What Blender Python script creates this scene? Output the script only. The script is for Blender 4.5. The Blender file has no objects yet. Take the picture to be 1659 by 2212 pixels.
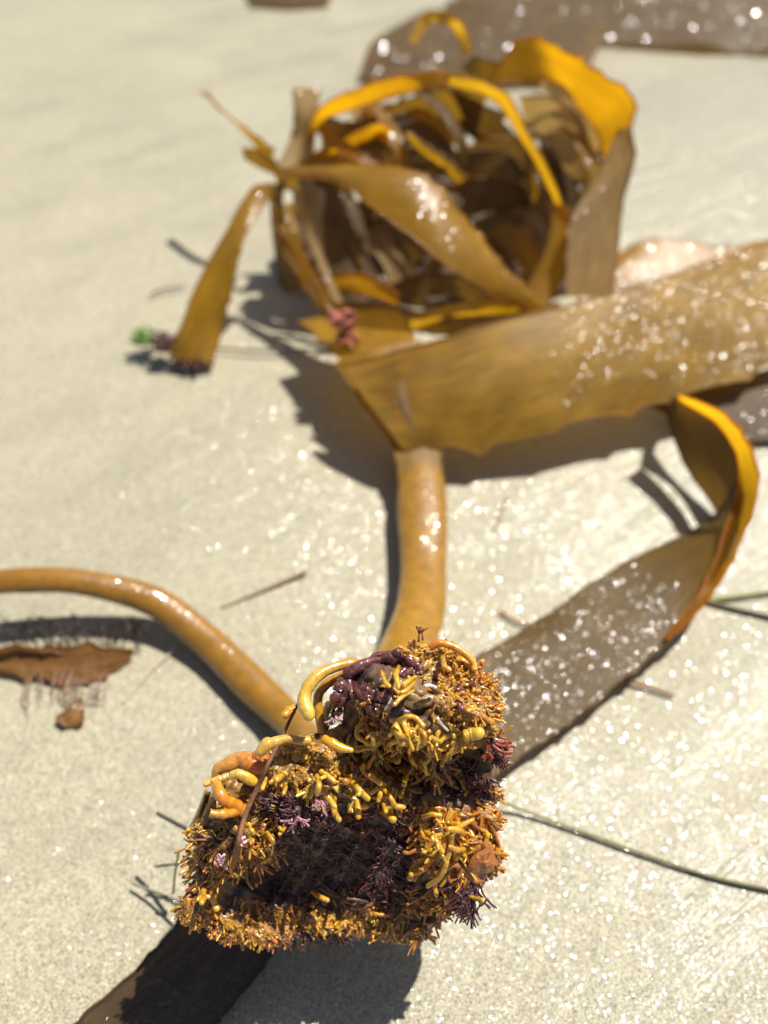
import bpy, math, random
import numpy as np
from mathutils import Vector

R = math.radians
random.seed(7)
rng = np.random.default_rng(7)
sc = bpy.context.scene
col = sc.collection

# ------------------------------------------------------------------ camera
CAM_H = 0.22                      # metres above the sand
PITCH = R(50)                     # looking down
TU, TV = 0.51, 0.68               # half-width / half-height tangents
PW, PH = 1659.0, 2212.0           # units in which positions were measured
FPX = PW / 2 / TU
FOCUS = 0.153
APERTURE = 0.0033                 # lens opening, metres
FWD = np.array([0, math.cos(PITCH), -math.sin(PITCH)])
UP = np.array([0, math.sin(PITCH), math.cos(PITCH)])
RT = np.array([1.0, 0, 0])
CAMP = np.array([0, 0, CAM_H])

cam_d = bpy.data.cameras.new("camera")
cam = bpy.data.objects.new("camera", cam_d)
col.objects.link(cam)
cam.location = CAMP
cam.rotation_euler = (math.pi / 2 - PITCH, 0, 0)
cam_d.sensor_fit = 'VERTICAL'
cam_d.sensor_height = 10.0
cam_d.sensor_width = 7.5
cam_d.lens = 5.0 / TV
cam_d.clip_start = 0.005
cam_d.clip_end = 2000
cam_d.dof.use_dof = True
cam_d.dof.focus_distance = FOCUS
cam_d.dof.aperture_fstop = cam_d.lens * 1e-3 / APERTURE
cam_d.dof.aperture_blades = 0
sc.camera = cam

# ------------------------------------------------------------------ light
SUN_EL, SUN_AZ = R(60), R(45)     # azimuth to the right of the view
S = Vector((math.sin(SUN_AZ) * math.cos(SUN_EL), math.cos(SUN_AZ) * math.cos(SUN_EL), math.sin(SUN_EL)))
w = bpy.data.worlds.new("World")
sc.world = w
w.use_nodes = True
nt = w.node_tree
sky = nt.nodes.new('ShaderNodeTexSky')
sky.sky_type = 'NISHITA'
sky.sun_disc = False
sky.sun_elevation = SUN_EL
sky.sun_rotation = SUN_AZ
sky.dust_density = 1.5
nt.links.new(sky.outputs[0], nt.nodes['Background'].inputs[0])
nt.nodes['Background'].inputs[1].default_value = 0.055
sl = bpy.data.lights.new("sun", 'SUN')
sl.energy = 5.0
sl.angle = R(0.5)
sl.color = (1.0, 0.966, 0.90)
so = bpy.data.objects.new("sun", sl)
col.objects.link(so)
so.rotation_euler = S.to_track_quat('Z', 'Y').to_euler()
so.location = (0, 0, 3)

sc.view_settings.view_transform = 'Standard'
sc.view_settings.look = 'None'
sc.view_settings.gamma = 1
sc.view_settings.exposure = 0.45
sc.render.engine = 'CYCLES'
sc.cycles.use_denoising = True
sc.cycles.use_adaptive_sampling = False
sc.cycles.max_bounces = 8
sc.cycles.sample_clamp_indirect = 6.0
sc.cycles.caustics_reflective = False
sc.cycles.caustics_refractive = False


# ------------------------------------------------------------------ helpers
def P(x, y, z):
    """point of the plane at height z seen at position x, y of the photograph"""
    u = (x / PW - .5) * 2 * TU
    v = (.5 - y / PH) * 2 * TV
    d = FWD + u * RT + v * UP
    return CAMP + d * ((z - CAM_H) / d[2])


def PT(x, y, t):
    """point at axial distance t"""
    return CAMP + (FWD + (x / PW - .5) * 2 * TU * RT + (.5 - y / PH) * 2 * TV * UP) * t


def depth(p):
    return float(np.dot(np.asarray(p) - CAMP, FWD))


def L(r, g, b):
    f = lambda c: c / 12.92 if c <= .04045 else ((c + .055) / 1.055) ** 2.4
    return (f(r / 255), f(g / 255), f(b / 255))


def spline(pts, n):
    """Catmull-Rom through the control rows, n samples"""
    p = np.asarray(pts, float)
    if len(p) == 2:
        t = np.linspace(0, 1, n)[:, None]
        return p[0] * (1 - t) + p[1] * t
    q = np.vstack([2 * p[0] - p[1], p, 2 * p[-1] - p[-2]])
    s = np.linspace(0, len(p) - 1, n)
    i = np.minimum(s.astype(int), len(p) - 2)
    t = (s - i)[:, None]
    a, b, c, d = q[i], q[i + 1], q[i + 2], q[i + 3]
    return .5 * (2 * b + (c - a) * t + (2 * a - 5 * b + 4 * c - d) * t ** 2 + (3 * b - a - 3 * c + d) * t ** 3)


def wob(n, k, seed):
    """smooth 1-D noise in about -1..1"""
    r = np.random.default_rng(seed)
    s = np.linspace(0, 1, n)
    o = np.zeros(n)
    for f in (1, 2.1, 4.3):
        o += np.sin(s * k * f * 2 * math.pi + r.uniform(0, 6.3)) / f
    return o / 1.7


class MB:
    """collects pieces into one mesh with a colour per vertex and a UV in metres"""
    def __init__(self):
        self.v, self.f, self.c, self.uv = [], [], [], []
        self.n = 0

    def add(self, v, f, c, uv=None):
        v = np.asarray(v, float)
        self.v.append(v)
        self.f += [tuple(i + self.n for i in q) for q in f]
        c = np.asarray(c, float)
        if c.ndim == 1:
            c = np.repeat(c[None, :], len(v), 0)
        self.c.append(c)
        self.uv.append(np.zeros((len(v), 2)) if uv is None else np.asarray(uv, float))
        self.n += len(v)

    def tube(self, pts, rad, c0, c1=None, sides=8, n=None, flat=1.0, up=None, bump=0.0, cap=True, tipround=True):
        """swept tube through pts (world), radius profile rad; colours run c0 -> c1"""
        m = n or max(6, len(pts) * 4)
        C = spline(pts, m)
        rr = np.interp(np.linspace(0, 1, m), np.linspace(0, 1, len(rad)), rad) if len(rad) > 1 else np.full(m, rad[0])
        if tipround:
            # round off the free end with extra rings
            tdir = C[-1] - C[-2]
            tdir /= np.linalg.norm(tdir) + 1e-12
            e = []
            er = []
            for a in (30, 55, 75, 88):
                e.append(C[-1] + tdir * rr[-1] * math.sin(R(a)))
                er.append(rr[-1] * math.cos(R(a)))
            C = np.vstack([C, e])
            rr = np.concatenate([rr, er])
            m = len(C)
        T = np.gradient(C, axis=0)
        T /= np.linalg.norm(T, axis=1)[:, None] + 1e-12
        ref = np.array(up if up is not None else (-FWD))
        a = np.linspace(0, 2 * math.pi, sides, endpoint=False)
        V, U, K = [], [], []
        ln = 0
        c0 = np.asarray(c0, float)
        c1 = c0 if c1 is None else np.asarray(c1, float)
        for i in range(m):
            if i:
                ln += np.linalg.norm(C[i] - C[i - 1])
            s = np.cross(T[i], ref)
            if np.linalg.norm(s) < 1e-3:
                s = np.cross(T[i], RT)
            s /= np.linalg.norm(s)
            nn = np.cross(s, T[i])
            r = rr[i] * (1 + bump * rng.uniform(-1, 1, sides)) if bump else rr[i]
            V.append(C[i] + (np.cos(a) * r)[:, None] * s + (np.sin(a) * r * flat)[:, None] * nn)
            U.append(np.stack([np.full(sides, ln), a * rr[i]], 1))
            k = i / (m - 1)
            K.append(np.repeat((c0 * (1 - k) + c1 * k)[None], sides, 0))
        V = np.vstack(V)
        F = []
        for i in range(m - 1):
            for j in range(sides):
                k = (j + 1) % sides
                F.append((i * sides + j, i * sides + k, (i + 1) * sides + k, (i + 1) * sides + j))
        if cap:
            F.append(tuple(range(sides))[::-1])
            F.append(tuple((m - 1) * sides + j for j in range(sides)))
        self.add(V, F, np.vstack(K), np.vstack(U))

    def blob(self, c, rx, ry, rz, color, seed=0, amp=.15, nu=14, nv=9):
        """lumpy ellipsoid with axes image-right, image-down, towards the camera"""
        r = np.random.default_rng(seed)
        ph = r.uniform(0, 6.3, 6)
        V = []
        for i in range(nv + 1):
            th = math.pi * i / nv
            for j in range(nu):
                f = 2 * math.pi * j / nu
                k = 1 + amp * (math.sin(3 * f + ph[0] + th) + math.sin(2 * th * 2 + ph[1] + f * 2)) * .5 * math.sin(th)
                V.append(np.asarray(c) + RT * rx * k * math.sin(th) * math.cos(f) - UP * ry * k * math.sin(th) * math.sin(f) - FWD * rz * k * math.cos(th))
        F = []
        for i in range(nv):
            for j in range(nu):
                k = (j + 1) % nu
                F.append((i * nu + j, (i + 1) * nu + j, (i + 1) * nu + k, i * nu + k))
        self.add(V, F, color)

    def build(self, name, mat, parent=None, stuff=False):
        me = bpy.data.meshes.new(name)
        V = np.vstack(self.v)
        me.from_pydata(V.tolist(), [], self.f)
        at = me.color_attributes.new("Col", 'FLOAT_COLOR', 'POINT')
        C = np.hstack([np.vstack(self.c), np.ones((len(V), 1))])
        at.data.foreach_set('color', C.astype(np.float32).ravel())
        uvl = me.uv_layers.new(name="UVMap")
        idx = np.zeros(len(me.loops), np.int32)
        me.loops.foreach_get('vertex_index', idx)
        uvl.data.foreach_set('uv', np.vstack(self.uv)[idx].astype(np.float32).ravel())
        me.polygons.foreach_set('use_smooth', [True] * len(me.polygons))
        me.materials.append(mat)
        me.update()
        o = bpy.data.objects.new(name, me)
        col.objects.link(o)
        if parent:
            o.parent = parent
            o.matrix_parent_inverse = parent.matrix_world.inverted()
        if stuff:
            o['kind'] = 'stuff'
        return o


def thing(name, label, cat, loc=(0, 0, 0), group=None):
    o = bpy.data.objects.new(name, None)
    col.objects.link(o)
    o.location = loc
    o.empty_display_size = .01
    bpy.context.view_layer.update()
    o['label'] = label
    o['category'] = cat
    if group:
        o['group'] = group
    return o


def tag(o, label, cat, group=None):
    o['label'] = label
    o['category'] = cat
    if group:
        o['group'] = group
    return o


# ------------------------------------------------------------------ materials
class N:
    def __init__(self, name):
        self.m = bpy.data.materials.new(name)
        self.m.use_nodes = True
        self.t = self.m.node_tree
        self.p = self.t.nodes['Principled BSDF']
        self.out = self.t.nodes['Material Output']

    def n(self, kind, **kw):
        o = self.t.nodes.new('ShaderNode' + kind)
        for k, v in kw.items():
            if k.startswith('i_'):
                k = k[2:]
                k = int(k) if k.isdigit() else k.replace('_', ' ')
                if hasattr(v, 'is_output'):
                    self.t.links.new(v, o.inputs[k])
                else:
                    o.inputs[k].default_value = v
            else:
                setattr(o, k, v)
        return o

    def l(self, a, b):
        self.t.links.new(a, b)

    def set(self, **kw):
        for k, v in kw.items():
            i = self.p.inputs[k.replace('_', ' ')]
            if hasattr(v, 'is_output'):
                self.l(v, i)
            else:
                i.default_value = v

    def math(self, op, a, b=0.5, clamp=False):
        return self.n('Math', operation=op, i_0=a, i_1=b, use_clamp=clamp).outputs[0]

    def mixc(self, f, a, b, mode='MIX'):
        o = self.n('Mix', data_type='RGBA', blend_type=mode)
        for i, v in ((0, f), (6, a), (7, b)):
            if hasattr(v, 'is_output'):
                self.l(v, o.inputs[i])
            else:
                o.inputs[i].default_value = (*v, 1) if isinstance(v, tuple) and len(v) == 3 else v
        return o.outputs[2]

    def ramp(self, f, stops):
        o = self.n('ValToRGB', i_0=f)
        e = o.color_ramp.elements
        while len(e) < len(stops):
            e.new(.5)
        for k, (p, c) in zip(e, stops):
            k.position = p
            k.color = (*c, 1) if isinstance(c, tuple) else (c, c, c, 1)
        return o.outputs[0]

    def mapped(self, src, scale):
        return self.n('Mapping', i_0=src, i_3=scale).outputs[0]

    def facets(self, vec, scale, tilt, base=None):
        """flat little facets, each leaning its own way: (normal, random colour)"""
        v = self.n('TexVoronoi', i_Vector=vec, i_Scale=scale)
        s = self.n('VectorMath', operation='SUBTRACT', i_0=v.outputs['Color'], i_1=(.5, .5, .5)).outputs[0]
        s = self.n('VectorMath', operation='SCALE', i_0=s, i_Scale=tilt).outputs[0]
        g = base or self.n('NewGeometry').outputs['Normal']
        a = self.n('VectorMath', operation='ADD', i_0=g, i_1=s).outputs[0]
        return self.n('VectorMath', operation='NORMALIZE', i_0=a).outputs[0], v.outputs['Color']


def sand_material():
    k = N('wet_sand')
    co = k.n('TexCoord').outputs['Object']
    big = k.n('TexNoise', i_Vector=co, i_Scale=9, i_Detail=5, i_Roughness=.6).outputs[0]
    mid = k.n('TexNoise', i_Vector=co, i_Scale=300, i_Detail=4, i_Roughness=.7).outputs[0]
    # damp patches, wetter to the right where the water drained
    px = k.n('SeparateXYZ', i_0=co).outputs[0]
    damp = k.n('TexNoise', i_Vector=co, i_Scale=13, i_Detail=4, i_Roughness=.6).outputs[0]
    wetness = k.math('ADD', k.math('MULTIPLY', damp, 2.2), k.math('MULTIPLY', px, 2.2))
    film = k.n('TexNoise', i_Vector=k.mapped(k.n('Mapping', i_0=co, i_2=(0, 0, R(-33))).outputs[0], (7, 34, 10)), i_Scale=1, i_Detail=4, i_Roughness=.65).outputs[0]
    wetness = k.math('ADD', wetness, k.math('MULTIPLY', k.math('SUBTRACT', film, .5), 3.2))
    wetness = k.math('ADD', wetness, -.62, True)
    # drainage streaks
    rip = k.n('TexNoise', i_Vector=k.mapped(k.n('Mapping', i_0=co, i_2=(0, 0, R(-33))).outputs[0], (16, 130, 20)), i_Scale=1, i_Detail=4, i_Roughness=.6).outputs[0]
    rb = k.n('Bump', i_Strength=k.math('ADD', k.math('MULTIPLY', wetness, .75), .12), i_Distance=.0022, i_Height=k.math('ADD', rip, k.math('MULTIPLY', mid, .12))).outputs[0]
    # grains
    tilt = k.math('SUBTRACT', .72, k.math('MULTIPLY', wetness, .52))
    nrm, gc = k.facets(co, 3100, tilt, rb)
    sep = k.n('SeparateColor', i_0=gc)
    grain = k.ramp(sep.outputs[0], [(0, (.145, .13, .092)), (.06, (.305, .274, .192)), (.5, (.395, .359, .256)), (.94, (.465, .424, .310)), (1, (.61, .58, .48))])
    tone = k.math('ADD', k.math('MULTIPLY', big, .45), k.math('MULTIPLY', mid, .6))
    tint = k.ramp(tone, [(.34, (.80, .80, .78)), (.66, (1.08, 1.06, 1.0))])
    c = k.mixc(1.0, grain, tint, 'MULTIPLY')
    c = k.mixc(k.math('MULTIPLY', wetness, .3), c, k.mixc(1, c, (.62, .62, .60), 'MULTIPLY'))
    k.set(Base_Color=c, Roughness=k.math('SUBTRACT', .60, k.math('MULTIPLY', wetness, .22)), Normal=nrm)
    k.p.inputs['Specular IOR Level'].default_value = .38
    # glassy wet grains that catch the sun
    fn, fc = k.facets(co, 2350, .66, rb)
    sp = k.n('SeparateColor', i_0=fc)
    thr = k.math('SUBTRACT', .66, k.math('MULTIPLY', wetness, .5))
    mask = k.math('GREATER_THAN', sp.outputs[2], thr)
    k.set(Coat_Weight=k.math('MULTIPLY', mask, .62), Coat_Roughness=.11, Coat_Normal=fn)
    return k.m


def blade_material(name, front, thru, mixw=.45, tilt=.6, cell=(1100, 1900), streak=.4, rough=.4, coat=1.0, crough=.12, glint=.3, glint_from=None, ridge=.0003):
    k = N(name)
    uv = k.n('UVMap').outputs[0]
    st = k.n('TexNoise', i_Vector=k.mapped(uv, (60, 700, 1)), i_Scale=1, i_Detail=4, i_Roughness=.6).outputs[0]
    pat = k.n('TexNoise', i_Vector=k.mapped(uv, (55, 80, 1)), i_Scale=1, i_Detail=4, i_Roughness=.6).outputs[0]
    t = k.math('ADD', k.math('MULTIPLY', st, .5), k.math('MULTIPLY', pat, .5))
    f = k.ramp(t, [(.34, tuple(x * (1 - streak) for x in front)), (.62, tuple(min(1, x * (1 + streak * .55)) for x in front))])
    b = k.n('Bump', i_Strength=.35, i_Distance=ridge, i_Height=k.math('ADD', st, k.math('MULTIPLY', pat, .6))).outputs[0]
    fn, fc = k.facets(k.mapped(uv, (cell[0], cell[1], 1)), 1, tilt, b)
    sp = k.n('SeparateColor', i_0=fc)
    row = k.n('TexNoise', i_Vector=k.mapped(uv, (38, 420, 1)), i_Scale=1, i_Detail=3, i_Roughness=.6).outputs[0]
    mask = k.math('MULTIPLY', k.math('GREATER_THAN', sp.outputs[2], 1 - glint), k.ramp(row, [(.40, .12), (.52, 1.0)]))
    k.set(Base_Color=f, Roughness=rough, Normal=b)
    if glint_from is not None:       # mask puts sun glints only from this far along the blade
        ux = k.n('SeparateXYZ', i_0=uv).outputs[0]
        e = k.math('ADD', ux, k.math('MULTIPLY', pat, .03))
        mask = k.math('MULTIPLY', mask, k.math('MULTIPLY', k.math('SUBTRACT', e, glint_from), 40.0, True))
    k.set(Coat_Weight=k.math('MULTIPLY', mask, coat), Coat_Roughness=crough, Coat_Normal=fn)
    tr = k.n('BsdfTranslucent', i_Color=k.mixc(.6, (*thru, 1)[:3], k.mixc(1, tuple(thru), k.ramp(t, [(.3, .55), (.65, 1.25)]), 'MULTIPLY')), i_Normal=b)
    mx = k.n('MixShader', i_0=mixw)
    k.l(k.p.outputs[0], mx.inputs[1])
    k.l(tr.outputs[0], mx.inputs[2])
    k.l(mx.outputs[0], k.out.inputs[0])
    return k.m


def flesh_material(name, sss=.6, rough=.32, coat=1.0, crough=.08, mottle=.35, scale=900, bump=.3, facet=0):
    """wet fleshy matter coloured per vertex"""
    k = N(name)
    a = k.n('Attribute', attribute_name='Col').outputs['Color']
    co = k.n('TexCoord').outputs['Object']
    n1 = k.n('TexNoise', i_Vector=co, i_Scale=scale, i_Detail=4, i_Roughness=.65).outputs[0]
    c = k.mixc(1, a, k.ramp(n1, [(.3, 1 - mottle), (.7, 1 + mottle * .5)]), 'MULTIPLY')
    b = k.n('Bump', i_Strength=bump, i_Distance=.0004, i_Height=n1).outputs[0]
    k.set(Base_Color=c, Roughness=rough, Normal=b, Coat_Weight=coat, Coat_Roughness=crough)
    if facet:
        k.set(Coat_Normal=k.facets(co, 1500, facet, b)[0])
    k.p.inputs['Subsurface Weight'].default_value = sss
    k.p.inputs['Subsurface Scale'].default_value = .0018
    k.p.inputs['Subsurface Radius'].default_value = (1.0, .6, .15)
    return k.m


M_SAND = sand_material()
M_BLADE = blade_material('kelp_blade', (.30, .162, .014), (.80, .44, .010), .5, glint=.8)
M_STRAP = blade_material('kelp_strap', (.30, .168, .016), (.72, .40, .012), .45, glint_from=.74 + .085, glint=.95, cell=(1150, 2500), tilt=.7, crough=.12, streak=.6, rough=.56)
M_GOLD = blade_material('golden_kelp_blade', (.30, .14, .008), (.85, .42, .006), .6, glint=.2)
M_RIM = blade_material('golden_kelp_rim', (.34, .17, .01), (.95, .50, .01), .72, glint=.15)
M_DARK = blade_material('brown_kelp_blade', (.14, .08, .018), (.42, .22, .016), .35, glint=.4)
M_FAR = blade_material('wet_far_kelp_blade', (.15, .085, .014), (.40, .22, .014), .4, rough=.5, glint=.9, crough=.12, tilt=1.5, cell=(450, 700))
M_WET_SHADE = blade_material('shade_dark_wet_kelp_blade', (.075, .046, .02), (.2, .1, .012), .2, rough=.34, glint=.6, ridge=.0008)  # base darkened to suit a frond lying in the holdfast's shadow
M_SHADE = blade_material('shaded_brown_kelp_blade', (.105, .060, .018), (.28, .145, .016), .3, glint=.2, rough=.6)  # darker blade copy, shade put into the colour for recessed fronds
M_SHEEN = blade_material('sheen_pale_wet_kelp_blade', (.42, .285, .125), (.66, .42, .12), .45, glint=.6, rough=.45, crough=.13, tilt=.8)  # base paled so the colour itself carries the wet glare
M_LOW = blade_material('thin_kelp_blade', (.115, .064, .006), (.30, .16, .008), .32, tilt=.55, glint=.6, cell=(1050, 2400), crough=.115, rough=.58, ridge=.0009)
M_RED = blade_material('red_seaweed', (.26, .125, .035), (.5, .24, .05), .4, glint=.4)
M_FLESH = flesh_material('wet_hapteron')
M_BODY = flesh_material('holdfast_core', sss=0, rough=.6, coat=.5, crough=.3, mottle=.6, scale=500, bump=.9)
M_STIPE = flesh_material('kelp_stipe', sss=.03, rough=.4, coat=.9, crough=.16, mottle=.3, scale=240, bump=.3, facet=.35)
M_FUZZ = flesh_material('algal_fuzz', sss=0, rough=.5, coat=.4, crough=.25, mottle=.3)
M_CRUST = flesh_material('purple_crust', sss=.1, rough=.4, coat=1, crough=.12, mottle=.6, scale=1300, bump=1.0)
M_SHELL = flesh_material('grey_shell', sss=.1, rough=.45, coat=.8, crough=.15, mottle=.9, scale=700, bump=.8)
M_DRY = flesh_material('dry_stalk', sss=0, rough=.75, coat=0, mottle=.4, scale=1500)


# ------------------------------------------------------------------ sand
def build_sand():
    n = 260
    s = np.linspace(-1, 1, n)
    g = np.sinh(s * 7.5) / math.sinh(7.5) * 250
    X, Y = np.meshgrid(g, g + .25)
    Z = np.zeros_like(X)
    near = np.exp(-((X / 1.5) ** 2 + ((Y - .3) / 1.5) ** 2))
    Z += near * .0003 * (np.sin(X * 38 + Y * 22 + 1) + np.sin(Y * 55 - X * 17) * .7 + .6 * np.sin(X * 90 + Y * 130))
    Z -= Z[np.hypot(X, Y - .3) < .3].max()
    V = np.stack([X.ravel(), Y.ravel(), Z.ravel()], 1)
    F = [(i * n + j, i * n + j + 1, (i + 1) * n + j + 1, (i + 1) * n + j) for i in range(n - 1) for j in range(n - 1)]
    mb = MB()
    mb.add(V, F, (1, 1, 1))
    o = mb.build('beach_sand', M_SAND)
    o['kind'] = 'structure'


build_sand()


# ------------------------------------------------------------------ blades
def ribbon(name, A, B, mat, parent=None, teeth=(0, 0), tooth=.0018, pitch=.011, bulge=0.0, wave=.0006, nu=None, nv=14, bead=.00045, seed=0, edge=(.45, .2, .03), stuff=False):
    """kelp blade between two edge lines given as (x, y, height) rows"""
    pa = np.array([P(*p) for p in A])
    pb = np.array([P(*p) for p in B])
    ln = np.sum(np.linalg.norm(np.diff((pa + pb) / 2, axis=0), axis=1))
    nu = nu or int(min(260, max(30, ln / .0009)))
    ea, eb = spline(pa, nu), spline(pb, nu)
    r = np.random.default_rng(seed + 11)
    s = np.concatenate([[0], np.cumsum(np.linalg.norm(np.diff((ea + eb) / 2, axis=0), axis=1))])
    wd = eb - ea
    W = np.linalg.norm(wd, axis=1)[:, None]
    wn = wd / (W + 1e-9)

    def saw(amp):
        o = np.zeros(nu)
        x = r.uniform(0, pitch)
        while x < s[-1]:
            p = pitch * r.uniform(.6, 1.5)
            h = amp * r.uniform(.3, 1.25)
            q = (s - x) / p
            k = (q >= 0) & (q < 1)
            o[k] = h * np.where(q[k] < .86, (q[k] / .86) ** 3.2, ((1 - q[k]) / .14))
            x += p
        return o

    ea = ea - wn * (saw(tooth) * teeth[0] + .0003 * wob(nu, 6, seed))[:, None]
    eb = eb + wn * (saw(tooth) * teeth[1] + .0003 * wob(nu, 7, seed + 1))[:, None]
    T = np.gradient((ea + eb) / 2, axis=0)
    T /= np.linalg.norm(T, axis=1)[:, None] + 1e-12
    Nn = np.cross(T, wn)
    Nn /= np.linalg.norm(Nn, axis=1)[:, None] + 1e-12
    Nn *= np.sign(np.sum(Nn * (CAMP - (ea + eb) / 2), axis=1))[:, None]
    v = np.linspace(0, 1, nv)
    G = ea[:, None, :] * (1 - v)[None, :, None] + eb[:, None, :] * v[None, :, None]
    ss, vv = np.meshgrid(s, v, indexing='ij')
    ph = r.uniform(0, 6.3, 4)
    off = bulge * W * (1 - (2 * vv - 1) ** 2)
    off = off + wave * (np.sin(ss / .017 + ph[0] + vv * 3) * np.abs(2 * vv - 1) + .6 * np.sin(ss / .009 + ph[1] - vv * 5) * np.abs(2 * vv - 1) ** 2)
    G = G + Nn[:, None, :] * off[:, :, None]
    G[:, :, 2] = np.maximum(G[:, :, 2], .0006)
    V = G.reshape(-1, 3)
    UV = np.stack([ss.ravel() + seed * .37, (vv * W).ravel()], 1)
    F = [(i * nv + j, i * nv + j + 1, (i + 1) * nv + j + 1, (i + 1) * nv + j) for i in range(nu - 1) for j in range(nv - 1)]
    mb = MB()
    mb.add(V, F, edge, UV)
    if bead:
        for j in (0, nv - 1):
            mb.tube(G[:, j, :], [bead], edge, sides=6, n=nu, tipround=False)
    return mb.build(name, mat, parent, stuff)


kelp = thing('kelp', 'golden kelp plant with knobbly yellow holdfast, standing in front of its tangled fronds', 'kelp', tuple(P(740, 1950, 0)))

# the wide strap, folded where it leaves the stipe
ribbon('blade', [(864, 1052, .0105), (858, 1000, .0125), (838, 945, .015), (790, 880, .021), (724, 782, .029)],
       [(954, 1046, .0105), (952, 990, .0125), (945, 930, .016), (930, 850, .024), (905, 735, .033)], M_STRAP, kelp, teeth=(0, 0), bulge=.09, seed=1)
ribbon('blade', [(738, 792, .0325), (905, 748, .040), (1100, 692, .043), (1300, 640, .044), (1500, 578, .040), (1700, 505, .034)],
       [(880, 985, .014), (960, 962, .015), (1075, 958, .0145), (1280, 900, .018), (1480, 850, .019), (1700, 776, .018)], M_STRAP, kelp, teeth=(.1, 1), tooth=.0055, pitch=.028, bulge=.06, wave=.0012, seed=2)
# loop blade: inner side with its shade put into the colour, golden rim, then back down to the holdfast
ribbon('blade', [(1470, 858, .026), (1548, 905, .026), (1590, 985, .024), (1596, 1060, .020), (1578, 1112, .014)],
       [(1440, 850, .014), (1452, 925, .010), (1482, 1005, .006), (1528, 1072, .003), (1566, 1126, .001)], M_SHADE, kelp, bulge=0, seed=3)
ribbon('blade', [(1626, 1020, .026), (1602, 1150, .022), (1525, 1285, .014), (1432, 1390, .009), (1300, 1505, .006), (1085, 1665, .004), (1000, 1720, .004)],
       [(1590, 1040, .020), (1535, 1118, .004), (1410, 1185, .003), (1290, 1260, .004), (1170, 1335, .004), (1030, 1420, .005), (920, 1480, .005)], M_LOW, kelp, teeth=(.5, .2), bulge=.03, wave=.001, seed=66)
ribbon('blade', [(1462, 850, .032), (1560, 888, .036), (1624, 968, .036), (1638, 1060, .032), (1612, 1140, .026), (1572, 1220, .020), (1520, 1300, .0145), (1440, 1386, .0095)],
       [(1472, 862, .026), (1545, 915, .028), (1588, 985, .027), (1594, 1060, .023), (1572, 1130, .0195), (1545, 1212, .0165), (1506, 1294, .0138), (1436, 1380, .0094)], M_RIM, kelp, teeth=(.6, 0), seed=4)
ribbon('blade', [(816, 778, .0342), (838, 860, .0275), (868, 965, .0150)], [(852, 770, .0362), (878, 860, .0295), (902, 968, .0155)], M_SHEEN, kelp, bead=.0003, seed=67)
# tangle
def z2(*pts):      # positions read off an enlarged crop of the tangle
    return [(329.2 + x * .8016, y * .8016, z) for x, y, z in pts]


ribbon('blade', z2((395, 430, .050), (440, 300, .075), (560, 240, .088), (670, 205, .094), (800, 190, .094)),
       z2((430, 435, .046), (455, 335, .066), (565, 285, .080), (680, 248, .087), (800, 228, .09)), M_GOLD, kelp, teeth=(.3, .6), seed=5)
ribbon('blade', z2((790, 195, .094), (900, 228, .091), (965, 265, .087), (1010, 350, .076), (1070, 460, .062), (1105, 540, .05), (1125, 605, .04)),
       z2((795, 232, .088), (890, 250, .086), (945, 290, .081), (985, 365, .070), (1050, 480, .056), (1085, 550, .045), (1105, 612, .036)), M_BLADE, kelp, teeth=(.3, .3), seed=6)
ribbon('blade', z2((378, 235, .078), (382, 300, .070), (375, 370, .06), (330, 470, .05)),
       z2((452, 238, .077), (440, 320, .068), (428, 400, .058), (410, 470, .05)), M_SHEEN, kelp, teeth=(.3, .3), seed=7)
ribbon('blade', z2((905, 215, .085), (985, 112, .097), (1065, 112, .097), (1190, 190, .092), (1292, 265, .084), (1285, 350, .072), (1225, 470, .052)),
       z2((915, 232, .082), (960, 222, .083), (1085, 222, .081), (1150, 290, .075), (1195, 345, .068), (1215, 410, .06), (1215, 475, .05)), M_GOLD, kelp, teeth=(1, 0), pitch=.008, seed=8)
ribbon('blade', z2((1288, 340, .075), (1300, 420, .066), (1268, 540, .050), (1255, 660, .035), (1240, 800, .018)),
       z2((1262, 350, .072), (1190, 490, .056), (1132, 590, .046), (1118, 690, .034), (1115, 800, .020)), M_SHEEN, kelp, teeth=(0, .6), seed=9)
ribbon('blade', z2((330, 455, .060), (480, 448, .068), (640, 452, .074), (760, 495, .072), (860, 605, .060), (960, 730, .045), (1060, 820, .032)),
       z2((335, 475, .058), (500, 490, .068), (590, 555, .067), (700, 635, .062), (800, 722, .053), (900, 785, .041), (1010, 842, .030)), M_BLADE, kelp, teeth=(.8, .2), bulge=.10, seed=10)
ribbon('blade', [(592, 396, .055), (545, 408, .053), (497, 485, .044), (430, 610, .028), (394, 700, .016), (364, 775, .006)],
       [(600, 425, .050), (565, 450, .048), (520, 530, .042), (495, 640, .026), (478, 710, .014), (458, 785, .004)], M_BLADE, kelp, teeth=(.2, 1), tooth=.0014, pitch=.008, bulge=.06, seed=11)
ribbon('blade', z2((128, 245, .066), (175, 285, .064), (250, 345, .06), (330, 405, .055)),
       z2((145, 250, .064), (190, 302, .061), (255, 370, .056), (320, 435, .05)), M_BLADE, kelp, teeth=(.5, 0), seed=12)
ribbon('blade', z2((238, 402, .056), (290, 405, .056), (340, 440, .054)),
       z2((250, 425, .052), (290, 450, .050), (330, 470, .05)), M_BLADE, kelp, seed=13)
ribbon('blade', z2((470, 400, .055), (560, 330, .062), (680, 270, .072), (800, 238, .078), (900, 260, .074)),
       z2((480, 440, .046), (570, 390, .052), (690, 330, .058), (800, 340, .055), (880, 380, .048)), M_DARK, kelp, seed=14)
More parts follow.
